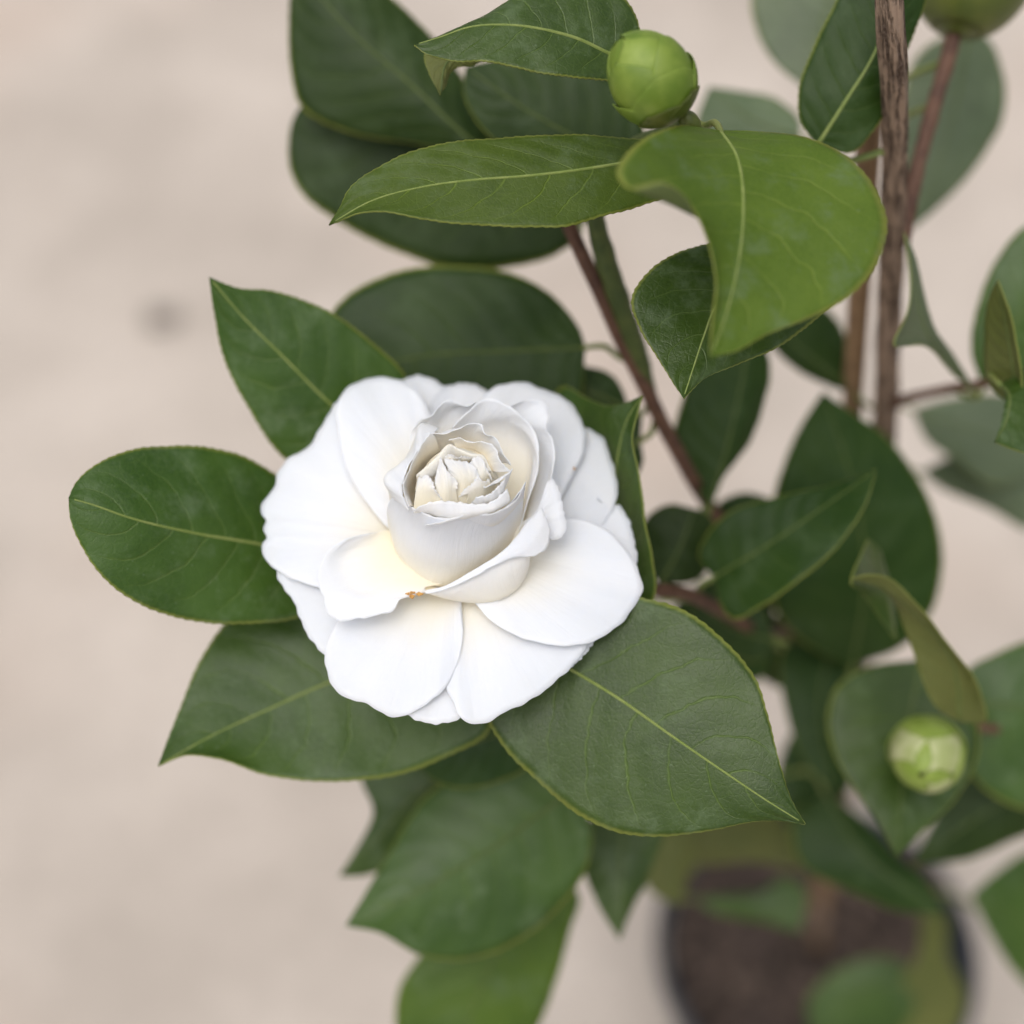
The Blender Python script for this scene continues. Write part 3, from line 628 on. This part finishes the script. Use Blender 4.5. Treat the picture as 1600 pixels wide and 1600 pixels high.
# outer plate, rearmost first
petal([(520, 1150, -2), (560, 1290, -2), (640, 1362, -2.5), (740, 1385, -3), (822, 1362, -2.5), (880, 1280, -2), (900, 1150, -2)], -2, bulge=0.50)
petal([(300, 700, -1), (140, 760, -1), (128, 815, -1.5), (190, 920, -2), (240, 1040, -2), (305, 1120, -2), (420, 1180, -2), (560, 1150, -1)], -1.5, bulge=0.50)
petal([(1150, 480, -1), (1300, 490, -1), (1390, 560, -1), (1420, 555, -1.5), (1450, 590, -1.5), (1482, 690, -2), (1490, 780, -2), (1420, 860, -1)], -2, bulge=0.50)
petal([(1100, 1180, -1.5), (1230, 1175, -2), (1300, 1115, -2), (1335, 1060, -2), (1350, 980, -2)], -2, bulge=0.50)
petal([(560, 300, -1), (580, 95, -1), (610, 78, -1), (660, 62, -1), (715, 78, -1), (770, 115, -1), (800, 250, -1)], -1, bulge=0.50)
petal([(700, 280, -.5), (720, 150, -.5), (765, 108, -1), (800, 98, -1), (850, 94, -1), (905, 110, -1), (950, 150, -1), (960, 280, -.5)], -.5, bulge=0.50)
petal([(1120, 560, 0), (1180, 300, 0), (1260, 262, 0), (1300, 262, -.5), (1350, 290, -1), (1395, 385, -1), (1418, 480, -1), (1412, 545, -1), (1375, 615, -1), (1250, 680, 0)], -.5, bulge=0.75)
# lower pair
petal([(780, 980, .8), (755, 1180, -.6), (766, 1240, -.8), (800, 1310, -.8), (832, 1368, -1), (880, 1386, -1.5), (940, 1370, -1.5), (1000, 1335, -1), (1080, 1300, -1), (1160, 1243, -1), (1245, 1165, -1), (1300, 1085, -.5), (1200, 980, 1)], 0.5, bulge=1.00)
petal([(420, 930, 2), (350, 1010, 1), (310, 1115, 0), (314, 1180, -.5), (338, 1240, -1), (390, 1288, -1.5), (450, 1300, -1.2), (520, 1340, -1.3), (590, 1360, -1.5), (660, 1330, -1), (720, 1290, -.3), (762, 1250, 0), (805, 1170, .7), (832, 1050, 1.4), (825, 960, 2.0)], 1.0, bulge=1.00)
# left
petal([(420, 160, 2), (355, 165, 2), (325, 205, 2), (290, 270, 1.5), (240, 340, 1), (160, 388, .5), (128, 445, 0), (122, 480, 0), (72, 555, -.6), (68, 588, -.6), (86, 615, -.2), (75, 642, -.4), (90, 682, 0), (68, 702, -.6), (76, 742, -.4), (110, 790, 0), (165, 823, .4), (280, 865, 1.5), (420, 880, 3)], 1.5, bulge=1.25)
# upper left wall
petal([(545, 640, 5), (480, 562, 5), (420, 472, 5), (380, 372, 5), (357, 260, 5), (352, 180, 5), (372, 135, 5), (410, 100, 5), (470, 74, 4.5), (550, 72, 4.5), (610, 90, 4.5), (660, 130, 5), (705, 200, 5), (740, 300, 5)], 3.5, bulge=1.25)
# upper right
petal([(880, 240, 4), (905, 150, 4), (930, 122, 4), (985, 97, 4), (1060, 88, 3.5), (1140, 118, 3.5), (1222, 155, 3.5), (1270, 210, 3), (1295, 280, 2.5), (1288, 355, 2.5), (1250, 432, 3), (1212, 512, 3), (1150, 620, 4)], 2.5, bulge=1.25)
# right
petal([(880, 930, 4.5), (950, 1002, 4), (1040, 1052, 3.5), (1150, 1082, 2.5), (1250, 1088, 2), (1340, 1066, 1.5), (1425, 1008, 1), (1482, 940, 1), (1514, 868, 1), (1492, 790, 2), (1450, 718, 2.5), (1385, 655, 3), (1310, 618, 3.5), (1230, 608, 4), (1120, 640, 5)], 3, bulge=1.10)
# lower left cupped petal
petal_rows([[(600, 640, 5), (640, 760, 5), (760, 830, 5), (800, 850, 5)],
            [(540, 650, 6.5), (520, 740, 5.5), (600, 830, 5), (700, 862, 6)],
            [(470, 668, 8.5), (400, 740, 6.5), (430, 860, 6), (580, 890, 6.5), (680, 885, 7)],
            [(400, 682, 9.5), (335, 760, 8.5), (345, 880, 8), (470, 935, 8), (600, 905, 7.6)],
            [(480, 664, 9.5), (400, 680, 10.5), (330, 720, 10), (290, 785, 9.5), (284, 840, 9), (305, 905, 8.5), (312, 950, 8), (352, 992, 7.5), (430, 987, 7.5), (520, 970, 7.5), (578, 946, 7.8), (588, 916, 8), (640, 897, 8)]], ks=[0, .25, .55, .8, 1])
# back petals round the core
petal_rows([[(900, 700, 4), (1000, 700, 4), (1040, 690, 4)],
            [(850, 400, 10), (980, 330, 10), (1080, 400, 9), (1060, 640, 8)],
            [(890, 230, 16), (1000, 200, 16), (1120, 270, 15), (1160, 400, 13), (1120, 580, 11)],
            [(960, 200, 17), (1012, 182, 18), (1080, 156, 18.5), (1148, 163, 18), (1162, 210, 17), (1146, 262, 17), (1170, 300, 16), (1180, 380, 15), (1166, 452, 14), (1130, 560, 12), (1090, 640, 10)]], ks=[0, .4, .85, 1])
petal_rows([[(760, 640, 5), (900, 660, 5), (1000, 680, 5)],
            [(640, 420, 14), (760, 300, 14), (860, 280, 14)],
            [(640, 280, 19), (720, 215, 20), (800, 180, 20), (900, 190, 19)],
            [(655, 262, 20), (665, 236, 21), (720, 214, 21.5), (745, 180, 22), (772, 158, 22.5), (850, 181, 22), (890, 165, 21.5), (930, 180, 20)]], ks=[0, .5, .88, 1])
petal_rows([[(850, 680, 6), (960, 700, 6), (1040, 690, 6)],
            [(820, 420, 13), (950, 330, 13), (1060, 380, 12), (1060, 600, 11)],
            [(800, 290, 19), (900, 220, 20), (1010, 230, 20), (1090, 320, 18), (1085, 500, 15)],
            [(790, 262, 22), (860, 195, 23.5), (930, 150, 24), (1000, 175, 23.5), (1060, 225, 22.5), (1107, 282, 21), (1119, 350, 20), (1112, 430, 18.5), (1085, 520, 16.5), (1045, 650, 13)]], ks=[0, .4, .8, 1])
# flap on the right and the rolled front-right bowl
petal_rows([[(1000, 760, 7), (1060, 740, 7)],
            [(1040, 640, 11), (1080, 700, 9)],
            [(1120, 560, 14), (1130, 660, 11.5)],
            [(1150, 470, 16), (1167, 456, 16.5), (1196, 500, 16), (1214, 580, 14), (1224, 650, 12), (1192, 686, 11), (1150, 682, 11)]], ks=[0, .4, .8, 1], n=40, m=20)
petal_rows([[(660, 860, 5), (800, 880, 3.5), (960, 860, 3.5), (1060, 760, 4)],
            [(676, 884, 6.5), (780, 914, 5), (880, 926, 5), (980, 910, 5), (1050, 860, 5), (1080, 800, 6), (1086, 752, 7)],
            [(684, 886, 8), (770, 888, 9.5), (900, 850, 10.5), (1010, 800, 11.5), (1075, 745, 12.5), (1095, 700, 14)],
            [(690, 884, 8.5), (760, 866, 11), (880, 800, 13), (970, 745, 14.5), (1040, 672, 16), (1085, 610, 17.5), (1115, 580, 18)],
            [(692, 888, 8.7), (762, 872, 11.2), (885, 813, 13.2), (985, 758, 14.4), (1070, 700, 15.6), (1118, 625, 17), (1128, 568, 18)],
            [(694, 890, 8.7), (765, 876, 11), (890, 820, 13), (965, 776, 14), (1042, 748, 14), (1110, 746, 13.5), (1150, 716, 13.5), (1162, 670, 14.5), (1150, 612, 16.5), (1128, 566, 18)]],
           ks=[0, .3, .55, .72, .82, 1], n=72, m=44)
# the core bowl
petal_rows([[(620, 700, 4), (740, 800, 3), (900, 780, 3), (1010, 700, 4)],
            [(560, 655, 6), (592, 745, 5), (645, 805, 4), (752, 868, 3.5), (860, 830, 4), (960, 770, 5), (1042, 684, 7)],
            [(545, 600, 12), (600, 710, 11), (760, 790, 10.5), (930, 740, 11), (1058, 590, 13)],
            [(552, 545, 19), (620, 620, 19), (770, 685, 19), (920, 650, 19), (1062, 530, 19)],
            [(572, 520, 24), (612, 548, 25), (650, 572, 26), (720, 600, 26.5), (800, 606, 26.5), (880, 592, 26), (960, 590, 25), (1020, 540, 24.5), (1070, 468, 24)]],
           ks=[0, .2, .45, .75, 1], n=72, m=36, wave=.15)
petal_rows([[(700, 640, 12), (800, 680, 11), (960, 660, 11), (1040, 590, 11)],
            [(690, 632, 20), (800, 648, 19.5), (940, 635, 19.5), (1055, 545, 18)],
            [(690, 631, 25), (740, 622, 26.6), (860, 592, 27.6), (930, 590, 27), (985, 570, 27), (1030, 540, 26.5), (1072, 468, 26)]], n=50, m=18, wave=.12)
# cup rim: left fold
petal_rows([[(300, 1000, 6), (360, 800, 6), (420, 620, 6), (520, 560, 6)],
            [(208, 800, 16), (205, 700, 17), (300, 540, 17), (420, 330, 17), (520, 330, 16)],
            [(235, 770, 21), (185, 660, 24), (280, 525, 24), (345, 430, 23), (425, 275, 23), (510, 285, 22)],
            [(262, 775, 24.5), (176, 632, 27.5), (283, 518, 27.5), (345, 470, 27), (430, 266, 26), (528, 290, 25)],
            [(330, 830, 26), (290, 700, 28), (320, 560, 28.5), (400, 430, 28.5), (480, 330, 28)]], zf=Z2, umax=.72, ks=[0, .4, .65, .85, 1], n=64, m=34, wave=.25)
petal_rows([[(420, 820, 12), (460, 700, 12), (560, 560, 12)],
            [(378, 830, 21), (350, 720, 21), (410, 560, 21), (540, 450, 21)],
            [(352, 800, 26.5), (318, 690, 27.5), (360, 540, 28), (430, 420, 28), (500, 340, 28)],
            [(330, 812, 28), (300, 700, 29.6), (335, 560, 30), (410, 420, 30), (470, 322, 29.5)]], zf=Z2, umax=.72, ks=[0, .4, .8, 1], n=50, m=24, wave=.2)
# cup rim: back
petal_rows([[(600, 640, 12), (720, 620, 12), (820, 680, 12)],
            [(500, 480, 20), (640, 420, 20), (780, 450, 20), (890, 580, 20)],
            [(440, 380, 25), (620, 300, 26), (800, 320, 26), (960, 520, 25)],
            [(432, 330, 27), (480, 318, 27.5), (560, 330, 28.5), (650, 300, 29), (720, 272, 29), (800, 268, 29), (840, 330, 28.5), (890, 345, 28), (950, 450, 27.5), (1002, 540, 27)]], zf=Z2, umax=.72, ks=[0, .4, .8, 1], n=64, m=26, wave=.3)
petal_rows([[(660, 640, 14), (760, 640, 14)],
            [(640, 460, 23), (760, 470, 23), (860, 570, 23)],
            [(620, 380, 27), (740, 380, 28), (860, 440, 28), (920, 580, 27)],
            [(590, 372, 28.5), (660, 362, 29.5), (740, 384, 30), (800, 380, 30), (880, 402, 30), (930, 500, 29.5), (1000, 575, 28.5)]], zf=Z2, umax=.72, ks=[0, .4, .8, 1], n=50, m=22, wave=.25)
# cup rim: right wrinkles
petal_rows([[(720, 720, 14), (820, 700, 14)],
            [(760, 820, 22), (900, 780, 22), (980, 640, 22)],
            [(720, 808, 26), (820, 790, 27), (930, 740, 27.5), (990, 620, 28)],
            [(700, 770, 27), (770, 742, 28.5), (840, 738, 29), (890, 700, 29.5), (950, 640, 30), (1016, 556, 30)]], zf=Z2, umax=.72, ks=[0, .45, .8, 1], n=50, m=22, wave=.35)
petal_rows([[(700, 700, 15), (800, 680, 15)],
            [(740, 760, 23), (850, 720, 23), (920, 640, 23)],
            [(750, 700, 28), (830, 690, 28.6), (900, 640, 29)],
            [(745, 690, 29), (790, 640, 30), (845, 680, 30.3), (890, 660, 30.5), (1010, 575, 30.5)]], zf=Z2, umax=.72, ks=[0, .45, .85, 1], n=44, m=20, wave=.3)
# front inner lip
petal_rows([[(420, 760, 15), (560, 780, 15), (740, 760, 15), (880, 700, 15)],
            [(360, 840, 22), (520, 880, 22), (720, 880, 22), (920, 800, 22)],
            [(372, 838, 26.5), (470, 838, 27.2), (560, 850, 27.6), (660, 862, 27.8), (760, 850, 28), (880, 832, 28), (1000, 760, 27)],
            [(374, 826, 28), (420, 800, 28.8), (520, 772, 29.4), (640, 775, 29.4), (760, 790, 29.2), (860, 780, 29), (980, 690, 28.6)]], zf=Z2, umax=.72, ks=[0, .4, .8, 1], n=60, m=22, wave=.2)
# rosette: small pointed petals closing over the heart
HC = Z2((655, 560, 30))[:2]
def dome(rad, az, off):        # mm; a low dome closing the heart of the bloom
    h = 22.5 + 9.5 * math.sqrt(max(0.0, 1 - (rad / 10.5) ** 2)) + off
    rr_ = rad + off * 0.35 * rad / 8
    return np.array([HC[0] + rr_ / 1000 * math.cos(az), HC[1] + rr_ / 1000 * math.sin(az), h / 1000])
N_, M_ = 24, 40
petal_grid(np.array([[dome(10.3 * (1 - i / (N_ - 1)) + .02, 2 * math.pi * j / (M_ - 1), -2.2) for j in range(M_)] for i in range(N_)]), 0.0, 0.3, umax=.45)
K = dict(zf=Z2, n=60, m=26, wave=.22, umax=.62)
petal_rows([[(370, 700, 25), (470, 560, 25), (640, 450, 25), (790, 480, 25), (890, 620, 25)],
            [(384, 640, 29), (470, 530, 30), (600, 420, 31), (760, 455, 30.5), (875, 590, 29)],
            [(394, 602, 31), (470, 542, 32.3), (545, 476, 33.2), (605, 408, 34), (670, 442, 33.4), (740, 470, 33.2), (810, 478, 32.8), (866, 575, 31.2)],
            [(420, 625, 30.4), (500, 560, 31.6), (570, 500, 32.4), (615, 440, 33), (680, 465, 32.6), (740, 492, 32.4), (795, 510, 32), (845, 590, 30.6)],
            [(480, 660, 27), (560, 580, 28.5), (630, 520, 29.5), (720, 520, 29.5), (800, 600, 28)]], ks=[0, .3, .6, .68, 1], **K)
petal_rows([[(360, 830, 25), (470, 830, 26), (580, 815, 26.5)], [(378, 700, 29), (450, 690, 30.2), (535, 745, 29.3)],
            [(394, 606, 30.4), (425, 592, 31), (457, 604, 31.4), (487, 640, 31.4), (502, 682, 31), (524, 728, 30.4), (560, 770, 29)]], **K)
petal_rows([[(690, 820, 26), (800, 790, 26), (900, 690, 26)], [(720, 730, 29.6), (790, 690, 30.4), (870, 650, 29.4)],
            [(660, 745, 29.6), (700, 690, 31), (745, 660, 31.6), (790, 610, 32), (815, 640, 31.6), (838, 640, 31), (866, 622, 30.4)]], **K)
petal_rows([[(620, 810, 26.5), (710, 790, 27), (790, 740, 27)], [(640, 650, 31.2), (700, 620, 32.2), (772, 640, 31.2)],
            [(610, 620, 32), (585, 550, 33), (566, 496, 33.6), (640, 503, 34), (720, 514, 33.6), (776, 556, 32.8), (794, 606, 31.8)]], **K)
petal_rows([[(500, 830, 26.5), (570, 830, 27), (660, 810, 27)], [(512, 700, 30.3), (570, 690, 31.6), (644, 700, 30.4)],
            [(500, 650, 31), (516, 570, 32.2), (541, 480, 33.6), (562, 530, 33.6), (600, 590, 33), (648, 640, 32), (652, 690, 31.2)]], **K)
petal_rows([[(770, 720, 28), (830, 690, 28), (880, 640, 27)], [(772, 640, 31), (820, 600, 31.6), (868, 606, 30)],
            [(762, 590, 32), (738, 520, 33), (756, 486, 33.4), (802, 478, 33.4), (838, 540, 32.4), (868, 604, 31.2), (872, 640, 30)]], **K)
petal_rows([[(570, 540, 30), (650, 545, 30.5), (730, 540, 30)], [(575, 500, 33), (650, 500, 33.3), (730, 500, 33)],
            [(566, 482, 33.8), (612, 462, 34.4), (652, 488, 34.3), (690, 478, 34.2), (738, 484, 33.6)]], **K)
# hidden calyx under the bloom
cal = [(0.002, -0.009), (0.006, -0.008), (0.010, -0.004), (0.012, -0.0025)]
me = lathe('calyx', cal, 24)
for vv in me.vertices:
    q = vv.co.copy(); vv.co = Vector(F2W(np.array([q.x, q.y, q.z])[None])[0])
link('calyx', me, flower, ['scale_olive'])
# dried crumb on the cupped petal, a brown fleck and a red streak
def crumb(pos, size, mat, name, seed):
    rg = np.random.default_rng(seed); bm = bmesh.new()
    for k in range(5):
        m4 = bmesh.ops.create_icosphere(bm, subdivisions=2, radius=size * rg.uniform(.35, .6))
        off = Vector(rg.normal(0, size * .38, 3)); off.z *= .35
        for q in m4['verts']: q.co = Vector((q.co.x * 1.3, q.co.y * .8, q.co.z * .5)) * (1 + .25 * math.sin(9000 * q.co.x + k)) + off
    me = bpy.data.meshes.new(name); bm.to_mesh(me); bm.free()
    o = link(name, me, flower, [mat]); o.location = F2W(pos[None])[0]; return o
crumb(Z1((642, 893, 8.6)), 0.0012, 'dry', 'dried_crumb', 3)
crumb(Z1((1253, 418, 3.4)), 0.00045, 'dry', 'brown_fleck', 4)
